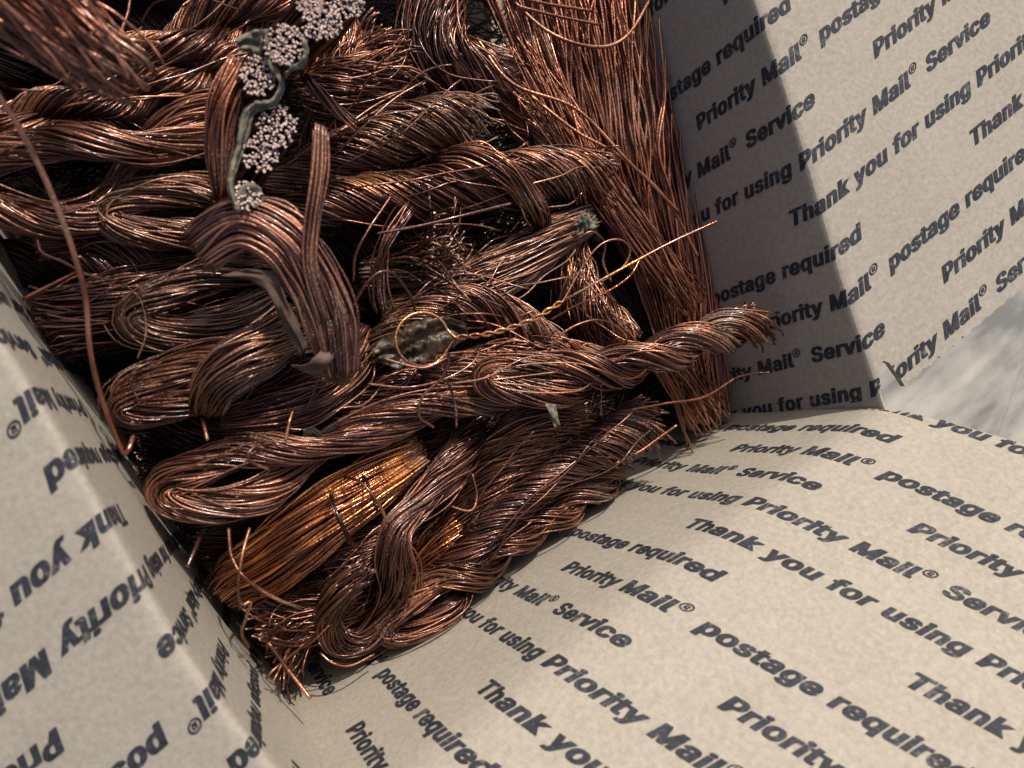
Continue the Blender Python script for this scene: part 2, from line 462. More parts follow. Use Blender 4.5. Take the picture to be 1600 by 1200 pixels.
def loose(label, pts, wpx=4.5, mat='brown', tint=0.5, group=None, name='loose_wire', parent=None, N=None, sides=6, kink=0.0):
    C = np.array([P(*p) for p in pts]); L = length(catmull(C, 80))
    N = N or int(np.clip(L / 0.0012, 16, 160))
    c = catmull(C, N)
    if kink: c = c + kink * snoise(3, N, L / 0.01).T
    r = wpx * 0.5 * dist(c[N // 2]) / FPX
    o = c.mean(0)
    me = wire_mesh(name, (c - o)[None], np.array([r]), MW[mat], np.array([tint]), 5)
    ob = bpy.data.objects.new(name, me); ob.location = Vector(o)
    link(ob)
    tag(ob, label, 'loose wire', group)
    return ob

def sheet(name, A, B, mat, K=10, crumple=0.0006, thick=0.00025, parent=None, origin=(0, 0, 0), rag=0.0, N=28):
    """crumpled sheet spanning from edge polyline A to edge polyline B (pixel, height mm)"""
    a = catmull([P(*p) for p in A], N); b = catmull([P(*p) for p in B], N)
    if rag:
        a = a + rag * rng.normal(size=(N, 1)) * (a - b); b = b + rag * rng.normal(size=(N, 1)) * (b - a)
    t = np.linspace(0, 1, K)
    G = a[None] * (1 - t)[:, None, None] + b[None] * t[:, None, None]
    nz = snoise(K, N, 7)
    nz = (nz + np.roll(nz, 1, 0)) * 0.6
    nn = np.cross(np.gradient(G, axis=0), np.gradient(G, axis=1)); nn /= np.linalg.norm(nn, axis=2)[..., None] + 1e-12
    G = G + crumple * nz[..., None] * nn
    V = (G - np.asarray(origin)).reshape(-1, 3)
    i, j = np.meshgrid(np.arange(K - 1), np.arange(N - 1), indexing='ij')
    q = np.stack([i * N + j, i * N + j + 1, (i + 1) * N + j + 1, (i + 1) * N + j], -1).reshape(-1, 4)
    me = mesh_from(name, V, q, [mat], None, True)
    ob = link(bpy.data.objects.new(name, me), parent)
    so = ob.modifiers.new('thickness', 'SOLIDIFY'); so.thickness = thick; so.offset = 0
    return ob

#BOX
# ------------------------------------------------------------------ the cardboard box
BOX_BOTTOM = -0.135
def unit(v): v = np.asarray(v, float); return v / np.linalg.norm(v)

def soft(u, r=0.0022): return 0.5 * (u + np.sqrt(u * u + r * r))

def lumps(a, b, seed):
    g = np.random.default_rng(seed); z = 0
    for f in (25, 45, 80, 130):
        for _ in range(3):
            th = g.uniform(0, 6.28); z = z + np.sin(f * (a * math.cos(th) + b * math.sin(th)) + g.uniform(0, 6.28)) * 20 / f
    return z * 0.25

def F_low(u, v):
    f = soft(u, 0.009); w = u - f
    rise = 0.77; out = -0.64
    fl = np.stack([0.27 * np.ones_like(u), out * np.ones_like(u), rise * np.ones_like(u)], -1); fl = fl / np.linalg.norm([0.27, .64, .77])
    base = np.stack([v, -0.098 + 0.0016 * np.sin((v - 0.02) * 14) , 0 * v + 0.0012 * np.sin(v * 30)], -1)
    bow = -0.002 * np.sin(np.clip(-w / 0.12, 0, 1) * math.pi)
    pos = base + w[..., None] * unit((0, -0.10, 1.0)) + f[..., None] * fl
    pos[..., 1] += bow
    bend = 0.9 * f ** 2 * 1.2
    pos[..., 2] += -bend
    lf = 0.0009 * lumps(u, v, 3)
    pos[..., 2] += lf * np.clip(f * 60, 0, 1); pos[..., 1] += lf
    return pos

def F_right(u, v):            # v is the coordinate y of the rim
    f = soft(u); w = u - f
    d = unit((0.93, 0.155, 0.22))
    base = np.stack([0.2296 + 0.19 * (v + 0.098) + 0.0008 * np.sin(v * 40), v, 0 * v + 0.001 * np.sin(v * 25 + 1)], -1)
    pos = base + w[..., None] * unit((0.10, 0, 1.0)) + f[..., None] * d
    lf = 0.0006 * lumps(u, v, 5)
    pos[..., 0] += lf + 0.002 * np.sin(np.clip(-w / 0.12, 0, 1) * math.pi); pos[..., 2] += lf * np.clip(f * 60, 0, 1)
    return pos

def F_left(u, v):
    f = soft(u, 0.003); w = u - f
    d = unit((-0.93, -0.21, -0.37))
    base = np.stack([-0.0205 + 0.011 * np.exp(-(v + 0.098) / 0.022) + 0.0006 * np.sin(v * 60), v, 0 * v + 0.0008 * np.sin(v * 45)], -1)
    pos = base + w[..., None] * unit((-0.07, 0, 1.0)) + f[..., None] * d
    lf = 0.0009 * lumps(u, v, 8)
    pos[..., 0] += lf * 0.6; pos[..., 2] += lf * np.clip(f * 60, 0, 1)
    return pos

def F_back(u, v):
    f = soft(u); w = u - f
    base = np.stack([v, 0.195 + 0 * v, 0 * v], -1)
    return base + w[..., None] * np.array([0, 0, 1.0]) + f[..., None] * unit((0, 0.8, -0.5))

def panel_grid(name, F, us, v0, v1, nv, mat, parent, vmin_u=None, vmax_u=None, flip=False, thick=0.0028):
    nu = len(us)
    U = np.repeat(np.asarray(us)[:, None], nv, 1)
    t = np.linspace(0, 1, nv)[None]
    a = np.array([v0 if vmin_u is None else vmin_u(u) for u in us])[:, None]
    b = np.array([v1 if vmax_u is None else vmax_u(u) for u in us])[:, None]
    V = a + (b - a) * t
    G = F(U, V)
    i, j = np.meshgrid(np.arange(nu - 1), np.arange(nv - 1), indexing='ij')
    q = np.stack([i * nv + j, i * nv + j + 1, (i + 1) * nv + j + 1, (i + 1) * nv + j], -1).reshape(-1, 4)
    if flip: q = q[:, ::-1]
    me = mesh_from(name, G.reshape(-1, 3), q, [mat], None, True)
    at = me.attributes.new('flute', 'FLOAT', 'POINT'); at.data.foreach_set('value', V.astype(np.float32).ravel())
    o = link(bpy.data.objects.new(name, me), parent)
    ev = np.empty(len(me.edges) * 2, np.int32); me.edges.foreach_get('vertices', ev); ev = ev.reshape(-1, 2)
    ii, jj = ev // nv, ev % nv
    bd = ((ii == 0).all(1) | (ii == nu - 1).all(1) | (jj == 0).all(1) | (jj == nv - 1).all(1))
    se = me.attributes.get('sharp_edge') or me.attributes.new('sharp_edge', 'BOOLEAN', 'EDGE'); se.data.foreach_set('value', bd)
    so = o.modifiers.new('board', 'SOLIDIFY'); so.thickness = thick; so.offset = -1.0
    return o

# --- lettering -----------------------------------------------------------
def load_font():
    try:
        p = os.path.join(bpy.utils.system_resource('DATAFILES'), 'fonts', 'Inter.woff2')
        return bpy.data.fonts.load(p)
    except Exception:
        return None
FONT = load_font()

def text_mesh(s, size=1.0, offset=0.028, shear=0.21):
    cu = bpy.data.curves.new('t', 'FONT'); cu.body = s
    if FONT: cu.font = FONT
    cu.size = size; cu.space_character = 1.09; cu.space_word = 1.1; cu.shear = shear; cu.offset = offset; cu.resolution_u = 3; cu.fill_mode = 'FRONT'
    o = bpy.data.objects.new('t', cu); sc.collection.objects.link(o)
    dg = bpy.context.evaluated_depsgraph_get(); dg.update()
    ev = o.evaluated_get(dg); me = ev.to_mesh()
    me.calc_loop_triangles()
    V = np.array([v.co[:2] for v in me.vertices]) if len(me.vertices) else np.zeros((0, 2))
    Tn = np.array([t.vertices[:] for t in me.loop_triangles]) if len(me.loop_triangles) else np.zeros((0, 3), int)
    ev.to_mesh_clear(); bpy.data.objects.remove(o); bpy.data.curves.remove(cu)
    return V, Tn

def compose(parts):
    """parts: (string, scale, raise) laid one after the other"""
    x = 0; VV = []; WW = []; TT = []; n = 0
    for s, sc_, up in parts:
        lead = len(s) - len(s.lstrip())
        x += lead * 0.28
        V, T = text_mesh(s.strip(), sc_, 0.022 if sc_ > 0.9 else 0.0)
        V = V.copy(); V[:, 0] += x - V[:, 0].min(); V[:, 1] += up
        VV.append(V); WW.append(np.full(len(V), 1.0 if sc_ > 0.9 else 0.15)); TT.append(T + n); n += len(V); x = V[:, 0].max() + 0.07
    V = np.vstack(VV); T = np.vstack(TT); wt = np.concatenate(WW)
    L = [np.column_stack([V[:, 0] + dx * wt, V[:, 1], np.full(len(V), z)]) for dx, z in ((-0.030, 0.0), (0.0, 0.00003), (0.030, 0.00006))]
    return np.vstack(L), np.vstack([T, T + len(V), T + 2 * len(V)])

import bmesh
def prepare_phrase(parts, length_m, cap=0.0083):
    V, T = compose(parts)
    V[:, 0] -= V[:, 0].min(); V[:, 0] *= length_m / V[:, 0].max(); V[:, 1] *= cap / 0.727
    bm = bmesh.new()
    vs = [bm.verts.new(tuple(p)) for p in V]
    for t in T:
        try: bm.faces.new([vs[i] for i in t])
        except ValueError: pass
    step = 0.003
    for k in range(1, int(length_m / step) + 1):
        bmesh.ops.bisect_plane(bm, geom=bm.verts[:] + bm.edges[:] + bm.faces[:], plane_co=(k * step, 0, 0), plane_no=(1, 0, 0))
    for y in (0.0, 0.004, 0.008):
        bmesh.ops.bisect_plane(bm, geom=bm.verts[:] + bm.edges[:] + bm.faces[:], plane_co=(0, y, 0), plane_no=(0, 1, 0))
    bmesh.ops.triangulate(bm, faces=bm.faces[:])
    bm.verts.index_update()
    V = np.array([v.co[:] for v in bm.verts]); T = np.array([[v.index for v in f.verts] for f in bm.faces])
    bm.free()
    return V, T

LEN_A, LEN_B, GAP_AB, GAP_BA = 0.215, 0.159, 0.032, 0.063
PERIOD = LEN_A + LEN_B + GAP_AB + GAP_BA
ROWSTEP = PERIOD / 5
PH_A = prepare_phrase([('Thank you for using Priority Mail', 1, 0), ('\u00ae', 0.80, 0.22), (' Service', 1, 0)], LEN_A)
PH_B = prepare_phrase([('Priority Mail', 1, 0), ('\u00ae', 0.80, 0.22), (' postage required', 1, 0)], LEN_B)

def lettering(F, parent_wall, parent_flap, rows, sign, umin, umax, vmin_u=None, vmax_u=None, pitch=0.0187, lift=0.00018):
    """rows: list of (row index mod 5, v of the base line, extra u shift); the glyph tops point to sign*v"""
    VV, TT, n = [], [], 0
    for k, v0, du in rows:
        a0 = -0.015 + k * ROWSTEP + du
        for rep in (-2, -1, 0, 1):
            for (V, T), off in ((PH_A, 0), (PH_B, LEN_A + GAP_AB)):
                u = V[:, 0] + a0 + off + rep * PERIOD
                if u.max() < umin or u.min() > umax: continue
                v = v0 + sign * V[:, 1]
                keep = np.ones(len(T), bool)
                uc = u[T].mean(1); vc = v[T].mean(1)
                keep &= (uc > umin) & (uc < umax)
                if vmin_u is not None: keep &= vc > np.array([vmin_u(x) for x in uc]) + 0.0005
                if vmax_u is not None: keep &= vc < np.array([vmax_u(x) for x in uc]) - 0.0005
                T2 = T[keep]
                if not len(T2): continue
                VV.append(np.stack([u, v, V[:, 2]], 1)); TT.append(T2 + n); n += len(u)
    UV = np.vstack(VV); T = np.vstack(TT)
    pos = F(UV[:, 0], UV[:, 1]); e = 1e-4
    nu = F(UV[:, 0] + e, UV[:, 1]) - F(UV[:, 0] - e, UV[:, 1]); nv = F(UV[:, 0], UV[:, 1] + e) - F(UV[:, 0], UV[:, 1] - e)
    nn = np.cross(nu, nv); nn /= np.linalg.norm(nn, axis=1)[:, None]
    camdir = np.array([0.05, 0.02, 0.22]) - pos
    nn *= np.sign((nn * camdir).sum(1))[:, None]
    pos = pos + nn * (lift + UV[:, 2:3])
    uc = UV[:, 0][T].mean(1)
    for par, sel in ((parent_wall, uc < 0), (parent_flap, uc >= 0)):
        t = T[sel]
        if not len(t): continue
        used, inv = np.unique(t.ravel(), return_inverse=True)
        me = mesh_from('printed_lettering', pos[used], inv.reshape(-1, 3), [M_INK], None, True)
        o = link(bpy.data.objects.new('printed_lettering', me), par)
        if par is parent_wall: o['label'] = 'black bold slanted print on the wall of the box'

def rowset(v_of_R5, sign, lo, hi, pitch=0.0187):
    """rows follow each other in the direction -sign*v (glyph down)"""
    out = []
    for i in range(-12, 20):
        v = v_of_R5 - sign * pitch * i
        if lo - 0.01 < v < hi + 0.01: out.append((i % 5, v - sign * 0.0041, 0))
    return out

box = bpy.data.objects.new('cardboard_box', None); box.location = (0, 0, 0); link(box)
tag(box, 'open kraft cardboard mailing box with slanted black lettering, full of copper wire', 'cardboard box')

wall_us = np.concatenate([np.linspace(BOX_BOTTOM, -0.052, 24), np.linspace(-0.050, 0, 46)])
flap_us = lambda L: np.concatenate([np.linspace(0, 0.050, 46), np.linspace(0.052, L, 40)])
tear = np.random.default_rng(4)
def low_vmax(u): return 0.2285 if u <= 0 else 0.2285 + 0.006 * math.sin(u * 25)
def right_vmin(u):
    if u <= 0: return -0.0965
    e = -0.098 - 0.030 * min(u, 1) if u > 0.012 else -0.0965 + 0.012 * math.sin(min(1, u / 0.012) * math.pi) - 0.00036 * u / 0.012
    return e + 0.0005 * math.sin(u * 900) + 0.0004 * math.sin(u * 2300)
w = panel_grid('wall', F_low, wall_us, -0.012, 0.2285, 150, M_CARD, box, flip=True)
f = panel_grid('flap', F_low, flap_us(0.15), -0.010, 0.2285, 150, M_CARD, box, vmax_u=low_vmax, flip=True)
w['label'] = 'sunlit near wall of the box'; f['label'] = 'near flap bent up, printed, softly creased along its fold'
lettering(F_low, w, f, rowset(0.1385, 1, -0.012, 0.235), 1, -0.115, 0.15, vmax_u=low_vmax)
w = panel_grid('wall', F_right, wall_us, -0.107, 0.195, 150, M_CARD, box, flip=True)
f = panel_grid('flap', F_right, flap_us(0.16), -0.0965, 0.195, 150, M_CARD, box, vmin_u=right_vmin, flip=True)
w['label'] = 'right wall of the box in its own shade'; f['label'] = 'sunlit right flap folded out, torn at its corner'
lettering(F_right, w, f, rowset(-0.0172, 1, -0.1, 0.195, 0.0184), 1, -0.12, 0.16, vmin_u=right_vmin)
w = panel_grid('wall', F_left, wall_us, -0.095, 0.195, 150, M_CARD, box)
f = panel_grid('flap', F_left, flap_us(0.14), -0.125, 0.195, 170, M_CARD, box)
w['label'] = 'left wall of the box seen nearly edge on'; f['label'] = 'left flap folded down outwards, closest to the camera'
lettering(F_left, w, f, [(k, v, -0.006) for k, v, _ in rowset(0.0012, -1, -0.12, 0.195, 0.0176)], -1, -0.12, 0.14)
w = panel_grid('wall', F_back, wall_us, -0.021, 0.27, 40, M_CARD, box, flip=True)
f = panel_grid('flap', F_back, flap_us(0.1), -0.02, 0.27, 40, M_CARD, box, flip=True)
# bottom
V = np.array([[-0.03, -0.10, BOX_BOTTOM], [0.30, -0.10, BOX_BOTTOM], [0.30, 0.2, BOX_BOTTOM], [-0.03, 0.2, BOX_BOTTOM]])
V = np.vstack([V, V - [0, 0, 0.003]])
Fq = np.array([[0, 1, 2, 3], [7, 6, 5, 4], [0, 4, 5, 1], [1, 5, 6, 2], [2, 6, 7, 3], [3, 7, 4, 0]])
link(bpy.data.objects.new('bottom', mesh_from('bottom', V, Fq, [M_CARD], None, False)), box)

# ------------------------------------------------------------------ the pale floor the box stands on
def floor_material():
    m, nt, nd, ln, b = nodes_of('pale_stone_floor')
    tc = nd.new('ShaderNodeTexCoord'); mp = nd.new('ShaderNodeMapping')
    mp.inputs['Rotation'].default_value = (0, 0, math.radians(-28)); mp.inputs['Scale'].default_value = (5, 22, 5)
    ln.new(tc.outputs['Object'], mp.inputs['Vector'])
    n = nd.new('ShaderNodeTexNoise'); n.inputs['Scale'].default_value = 1.7; n.inputs['Detail'].default_value = 8; n.inputs['Roughness'].default_value = 0.62
    ln.new(mp.outputs[0], n.inputs['Vector'])
    n2 = nd.new('ShaderNodeTexNoise'); n2.inputs['Scale'].default_value = 14; n2.inputs['Detail'].default_value = 6
    ln.new(tc.outputs['Object'], n2.inputs['Vector'])
    ad = nd.new('ShaderNodeMath'); ad.operation = 'MULTIPLY_ADD'; ln.new(n2.outputs[0], ad.inputs[0]); ad.inputs[1].default_value = 0.5; ad.inputs[2].default_value = -0.25
    a2 = nd.new('ShaderNodeMath'); ln.new(ad.outputs[0], a2.inputs[0]); ln.new(n.outputs[0], a2.inputs[1])
    r = ramp(nd, [(0.36, (0.15, 0.145, 0.13)), (0.46, (0.24, 0.23, 0.20)), (0.56, (0.33, 0.30, 0.25)), (0.68, (0.40, 0.37, 0.32))])
    ln.new(a2.outputs[0], r.inputs[0]); ln.new(r.outputs[0], b.inputs['Base Color']); b.inputs['Roughness'].default_value = 0.8; b.inputs['Specular IOR Level'].default_value = 0.2
    # board joints of the floor
    wv = nd.new('ShaderNodeTexBrick'); wv.inputs['Scale'].default_value = 1.0; wv.inputs['Mortar Size'].default_value = 0.004
    wv.inputs['Brick Width'].default_value = 0.9; wv.inputs['Row Height'].default_value = 0.14
    m2 = nd.new('ShaderNodeMapping'); m2.inputs['Rotation'].default_value = (0, 0, math.radians(-28)); ln.new(tc.outputs['Object'], m2.inputs['Vector']); ln.new(m2.outputs[0], wv.inputs['Vector'])
    bp = nd.new('ShaderNodeBump'); bp.inputs['Distance'].default_value = 0.002; bp.inputs['Strength'].default_value = 0.6; bp.invert = True
    ln.new(wv.outputs['Fac'], bp.inputs['Height']); ln.new(bp.outputs[0], b.inputs['Normal'])
    return m
me = mesh_from('floor', np.array([[-6, -6, -0.14], [6, -6, -0.14], [6, 6, -0.14], [-6, 6, -0.14]]), np.array([[0, 1, 2, 3]]), [floor_material()], None, False)
tag(link(bpy.data.objects.new('floor', me)), kind='structure')


#WIRES
# ------------------------------------------------------------------ copper wire, deepest first
# uncountable tangle in the depth of the box
def tangle():
    n, N = 1500, 20
    W = np.empty((n, N, 3))
    for i in range(n):
        cx = rng.uniform(-0.01, 0.24); cy = rng.uniform(-0.085, 0.19); z = rng.uniform(-0.122, -0.105)
        a = math.radians(rng.normal(-12, 22)); L = rng.uniform(0.04, 0.12)
        t = np.linspace(-0.5, 0.5, N)
        x = cx + np.cos(a) * t * L; y = cy + np.sin(a) * t * L
        W[i, :, 0] = x; W[i, :, 1] = y; W[i, :, 2] = z
    W += 0.006 * np.stack([snoise(n, N, 4), snoise(n, N, 4), 0.5 * snoise(n, N, 4)], -1)
    W[..., 0] = np.clip(W[..., 0], -0.008, 0.232); W[..., 1] = np.maximum(W[..., 1], -0.092); W[..., 2] = np.maximum(W[..., 2], BOX_BOTTOM + 0.002)
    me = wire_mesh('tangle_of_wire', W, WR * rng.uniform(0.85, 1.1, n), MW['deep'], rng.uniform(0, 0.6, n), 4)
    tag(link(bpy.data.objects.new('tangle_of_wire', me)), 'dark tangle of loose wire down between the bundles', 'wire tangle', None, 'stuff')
tangle()

B = bundle
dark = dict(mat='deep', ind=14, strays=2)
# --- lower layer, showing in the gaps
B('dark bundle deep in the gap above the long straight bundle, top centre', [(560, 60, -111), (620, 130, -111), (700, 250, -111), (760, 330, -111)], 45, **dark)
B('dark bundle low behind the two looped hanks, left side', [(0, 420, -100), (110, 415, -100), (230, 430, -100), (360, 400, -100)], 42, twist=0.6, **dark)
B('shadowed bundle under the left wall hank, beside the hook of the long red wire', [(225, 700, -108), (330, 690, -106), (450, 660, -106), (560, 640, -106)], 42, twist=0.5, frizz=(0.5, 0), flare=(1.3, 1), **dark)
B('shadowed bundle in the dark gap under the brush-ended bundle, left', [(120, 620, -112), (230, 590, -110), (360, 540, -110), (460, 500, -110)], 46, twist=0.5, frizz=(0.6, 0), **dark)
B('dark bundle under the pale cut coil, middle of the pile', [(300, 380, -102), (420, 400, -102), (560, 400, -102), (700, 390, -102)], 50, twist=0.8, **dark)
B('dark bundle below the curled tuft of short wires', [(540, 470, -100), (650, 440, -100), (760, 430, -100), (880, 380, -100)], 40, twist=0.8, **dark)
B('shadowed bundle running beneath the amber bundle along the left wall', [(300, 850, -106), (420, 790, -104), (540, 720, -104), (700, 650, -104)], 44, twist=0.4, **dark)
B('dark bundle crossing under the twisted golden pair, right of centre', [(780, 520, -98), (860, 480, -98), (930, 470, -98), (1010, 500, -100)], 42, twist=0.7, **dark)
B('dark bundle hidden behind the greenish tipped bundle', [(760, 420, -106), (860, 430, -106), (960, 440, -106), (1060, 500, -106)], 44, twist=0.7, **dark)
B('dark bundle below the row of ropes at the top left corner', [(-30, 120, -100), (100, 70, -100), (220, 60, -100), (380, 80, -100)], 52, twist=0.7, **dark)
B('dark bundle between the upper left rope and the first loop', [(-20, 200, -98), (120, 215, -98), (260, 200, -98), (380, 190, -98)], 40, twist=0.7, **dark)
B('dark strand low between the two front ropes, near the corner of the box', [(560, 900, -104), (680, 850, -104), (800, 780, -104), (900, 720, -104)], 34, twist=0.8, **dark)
B('mid bundle of dark wire right under the amber bundle end', [(520, 880, -80), (590, 810, -80), (660, 740, -80), (740, 660, -80)], 44, twist=0.5, mat='brown', ind=20)
B('rough bundle end of crimped wires in the bottom corner of the box', [(405, 1000, -86), (470, 965, -84), (540, 930, -84), (620, 870, -86)], [48, 46, 40, 36], mat='copper', twist=0.3, frizz=(0.45, 0), flare=(1.2, 1), flare_len=0.35, rag=(0.25, 0.05), ind=26)

# --- the long straight bundle at the right wall
c_pts = [(880, -90, -66), (930, 60, -66), (990, 240, -68), (1060, 440, -72), (1085, 560, -74), (1110, 668, -76)]
B('long loose bundle of straight reddish wires beside the right wall of the box', c_pts, [165, 150, 122, 84, 62, 48], mat='red', wr=0.00052, n=230, core=0.1, twist=0.05, wander=0.08, jitter=0.06, jl=0.06, kink=0.006, ind=150, rag=(0, 0.10), flare=(1, 1.05), strays=0, flat=0.42)
B('thin fan of straight wires crossing over the long straight bundle', [(800, 60, -52), (880, 200, -52), (970, 330, -54), (1090, 480, -58)], [60, 44, 34, 30], mat='red', n=26, core=0.1, twist=0.15, wander=0.3, jl=0.05, kink=0.01, ind=26, strays=0, flat=0.4)
B('splayed cut ends of the straight wires hanging below the thick twisted hank at the right', [(1040, 560, -56), (1075, 610, -60), (1115, 672, -66)], [34, 40, 46], mat='red', n=44, core=0.1, twist=0.05, flare=(1, 1.25), flare_len=0.7, rag=(0, 0.3), ind=44, flat=0.5, strays=0)

# --- upper left ropes
B('thick rope of wire running up to the top edge, left of the pale cut ends', [(205, 110, -60), (290, 70, -58), (390, 20, -58), (520, -50, -60)], [44, 52, 54, 50], plies=2, twist=0.7, lay=0.8, ind=36)
B('brown rope of wire under the blurred corner bundle, upper left', [(-60, 195, -62), (60, 185, -58), (180, 150, -58), (330, 105, -60), (420, 80, -62)], [40, 42, 40, 44, 44], plies=2, twist=1.0, lay=1.2, ind=36)
hank('large hank whose loop is cut by the left edge of the view', [(-50, 290, -58), (20, 285, -55), (110, 285, -53), (230, 235, -52), (370, 165, -56)], [22, 22, 24, 25, 25], 88, s0=0.34, turns=1.0, phase=0.25, loop_r=27, mat='plum', ind=44)
hank('rounded hank with an open dark eye, left of the grey-green strip', [(160, 338, -56), (230, 335, -54), (310, 332, -54), (400, 335, -60), (470, 350, -66)], [17, 17, 18, 18], 58, s0=0.42, turns=0.9, phase=0.1, loop_r=24, mat='dusty', ind=40)
B('strands hanging below the two upper loops at the left wall', [(55, 385, -70), (130, 370, -68), (210, 395, -68), (260, 440, -72)], 26, twist=0.4, mat='brown', ind=20)
B('brush-ended bundle with pale cut tips pointing at the left wall', [(62, 515, -66), (140, 490, -66), (240, 455, -68), (360, 410, -74)], [48, 46, 42, 38], mat='brown', twist=0.25, flare=(1.06, 1), rag=(0.07, 0), frizz=(0.10, 0), ind=44, core=0.2)
hank('oval hank with a bright glint in its eye, under the dark curved ribbon', [(196, 498, -52), (260, 490, -50), (340, 465, -50), (430, 430, -52), (500, 400, -58)], [19, 19, 20, 20], 60, s0=0.40, turns=0.5, phase=0.15, loop_r=24, mat='dusty', ind=44)
hank('hank wrapped by a thick dusty strand, halfway down the left wall', [(183, 640, -54), (250, 615, -50), (330, 585, -48), (400, 560, -47), (500, 520, -52)], [19, 19, 21, 21], 52, s0=0.42, turns=0.5, phase=0.2, loop_r=27, mat='brown', ind=44)
B('dusty strand wrapped across the hank halfway down the left side', [(325, 640, -46), (335, 600, -40), (375, 565, -38), (420, 540, -40), (470, 500, -48)], [26, 36, 40, 36, 30], mat='dusty', twist=0.25, ind=36, strays=0)
B('stubby folded bundle with a blunt left end below the curved ribbon', [(352, 668, -60), (400, 655, -56), (470, 625, -54), (530, 580, -54), (560, 520, -60)], [28, 36, 40, 36, 30], mat='plum', twist=0.2, ind=40, rag=(0.02, 0))
B('dark bundle between the stubby bundle and the big looped hank', [(440, 690, -70), (540, 650, -68), (620, 600, -66), (700, 560, -66)], 36, mat='brown', twist=0.5, ind=26)

# --- middle
B('kinked bundle of crimped wires behind the pale cut ends, top centre', [(475, 170, -62), (530, 150, -58), (580, 120, -56), (625, 95, -58)], [40, 46, 42, 32], mat='brown', twist=0.5, frizz=(0.1, 0.35), flare=(1, 1.2), flare_len=0.5, ind=30, jitter=0.16)
B('strand curling behind the kinked bundle at the top', [(520, 10, -62), (540, 80, -60), (510, 170, -62), (500, 250, -66)], 28, mat='copper', twist=0.4, ind=20)
B('bundle dropping from the top edge with coarse hanging curls', [(690, -50, -58), (675, 20, -54), (690, 90, -54), (745, 130, -58), (800, 140, -60)], [44, 42, 40, 44, 40], mat='plum', twist=0.4, wander=0.3, jitter=0.15, ind=40, strays=5)
B('thin rope running down beside the long straight bundle, upper right of centre', [(740, 90, -60), (790, 150, -58), (835, 210, -60), (880, 270, -64)], [36, 30, 28, 30], mat='copper', plies=2, twist=0.8, lay=1, ind=26)
B('dusty tapering rope ending in curled hairs, upper middle', [(420, 300, -62), (500, 260, -55), (590, 220, -51), (690, 190, -50), (765, 195, -52)], [26, 32, 40, 40, 30], mat='dusty', twist=0.8, frizz=(0, 0.3), flare=(1, 1.25), flare_len=0.25, rag=(0, 0.16), ind=40)
B('bright copper rope ending in a fuzzy head near the straight bundle', [(420, 350, -60), (520, 315, -52), (640, 305, -48), (760, 285, -46), (870, 272, -47), (945, 290, -50)], [28, 33, 37, 40, 40, 38], mat='copper', twist=0.75, frizz=(0, 0.25), flare=(1, 1.1), flare_len=0.15, rag=(0, 0.06), ind=80)
B('strand wound diagonally round the bright copper rope near its fuzzy head', [(690, 250, -44), (730, 245, -36), (790, 270, -33), (835, 320, -38), (850, 350, -48)], [15, 19, 21, 19, 14], mat='copper', twist=0.3, ind=36, strays=2)
B('flat straight bundle with a crusty greenish tip, right of the curled tuft', [(600, 500, -66), (700, 470, -58), (790, 420, -54), (860, 375, -52), (925, 340, -52)], [30, 40, 38, 34, 20], mat='dusty', twist=0.15, ind=44, rag=(0, 0.04))
B('curly tuft of short crimped wires in the middle of the pile', [(570, 430, -66), (640, 415, -56), (690, 400, -48), (738, 385, -40)], [24, 32, 42, 50], mat='dusty', twist=0.2, frizz=(0, 0.55), flare=(1, 1.1), flare_len=0.7, rag=(0, 0.4), core=0.1, n=130, ind=110, wr=0.0004, strays=0)
B('rope curving over the olive varnish film in the centre', [(570, 560, -58), (640, 500, -50), (720, 475, -47), (800, 500, -49), (870, 550, -54)], [22, 26, 32, 30, 28], mat='plum', twist=0.7, jitter=0.12, ind=36)
B('springy bundle arching down towards the thick twisted hank, right of centre', [(880, 390, -64), (905, 450, -60), (930, 500, -57), (975, 545, -57)], [30, 32, 34, 30], mat='copper', twist=0.5, frizz=(0.3, 0), wander=0.4, jitter=0.2, ind=30, core=0.2)
B('messy strands lying below the twisted golden pair', [(660, 590, -56), (740, 575, -52), (830, 560, -50), (940, 570, -50)], [24, 30, 30, 26], mat='brown', twist=0.4, wander=0.3, jitter=0.16, ind=30, strays=5)
B('loose group of wires curving down from the bright copper rope', [(640, 320, -42), (600, 380, -42), (590, 440, -46), (600, 490, -50)], [14, 16, 15, 12], mat='plum', n=12, ind=12, core=0.1, twist=0.3, wander=0.5, jitter=0.25, strays=0)

# --- front
hank('large glossy hank with a wide round loop near the left wall', [(246, 768, -59), (330, 757, -55), (430, 728, -52), (560, 675, -49), (720, 625, -51), (880, 590, -61)], [18, 18, 18, 18, 18, 18], 66, s0=0.19, turns=1.7, phase=0.1, loop_r=29, mat='plum', ind=60, strays=3)
c = [(362, 925, -86), (388, 898, -74), (420, 880, -66), (500, 815, -61), (580, 755, -60), (660, 700, -64)]
amber = B('bright amber bundle of straight wires tied by two dark turns of wire', c, [40, 50, 54, 48, 38, 28], mat='gold', twist=0.10, wander=0.12, jitter=0.07, kink=0.02, ind=90, core=0.5, flat=0.62, strays=0, flare=(1.02, 1), wr=0.0005)
def tie(root, pts, mat='brown', wpx=4.6):
    C = np.array([P(*p) for p in pts]); cc = catmull(C, 40)
    me = wire_mesh('tie_wire', (cc - np.array(root.location))[None], np.array([wpx * 0.5 * dist(cc[20]) / FPX]), MW[mat], np.array([0.1]), 5)
    link(bpy.data.objects.new('tie_wire', me), root)
tie(amber, [(522, 762, -60), (516, 775, -46), (522, 800, -41), (535, 825, -42), (546, 850, -56)])
tie(amber, [(524, 762, -60), (520, 778, -45), (527, 803, -40), (540, 828, -41), (552, 852, -56)])
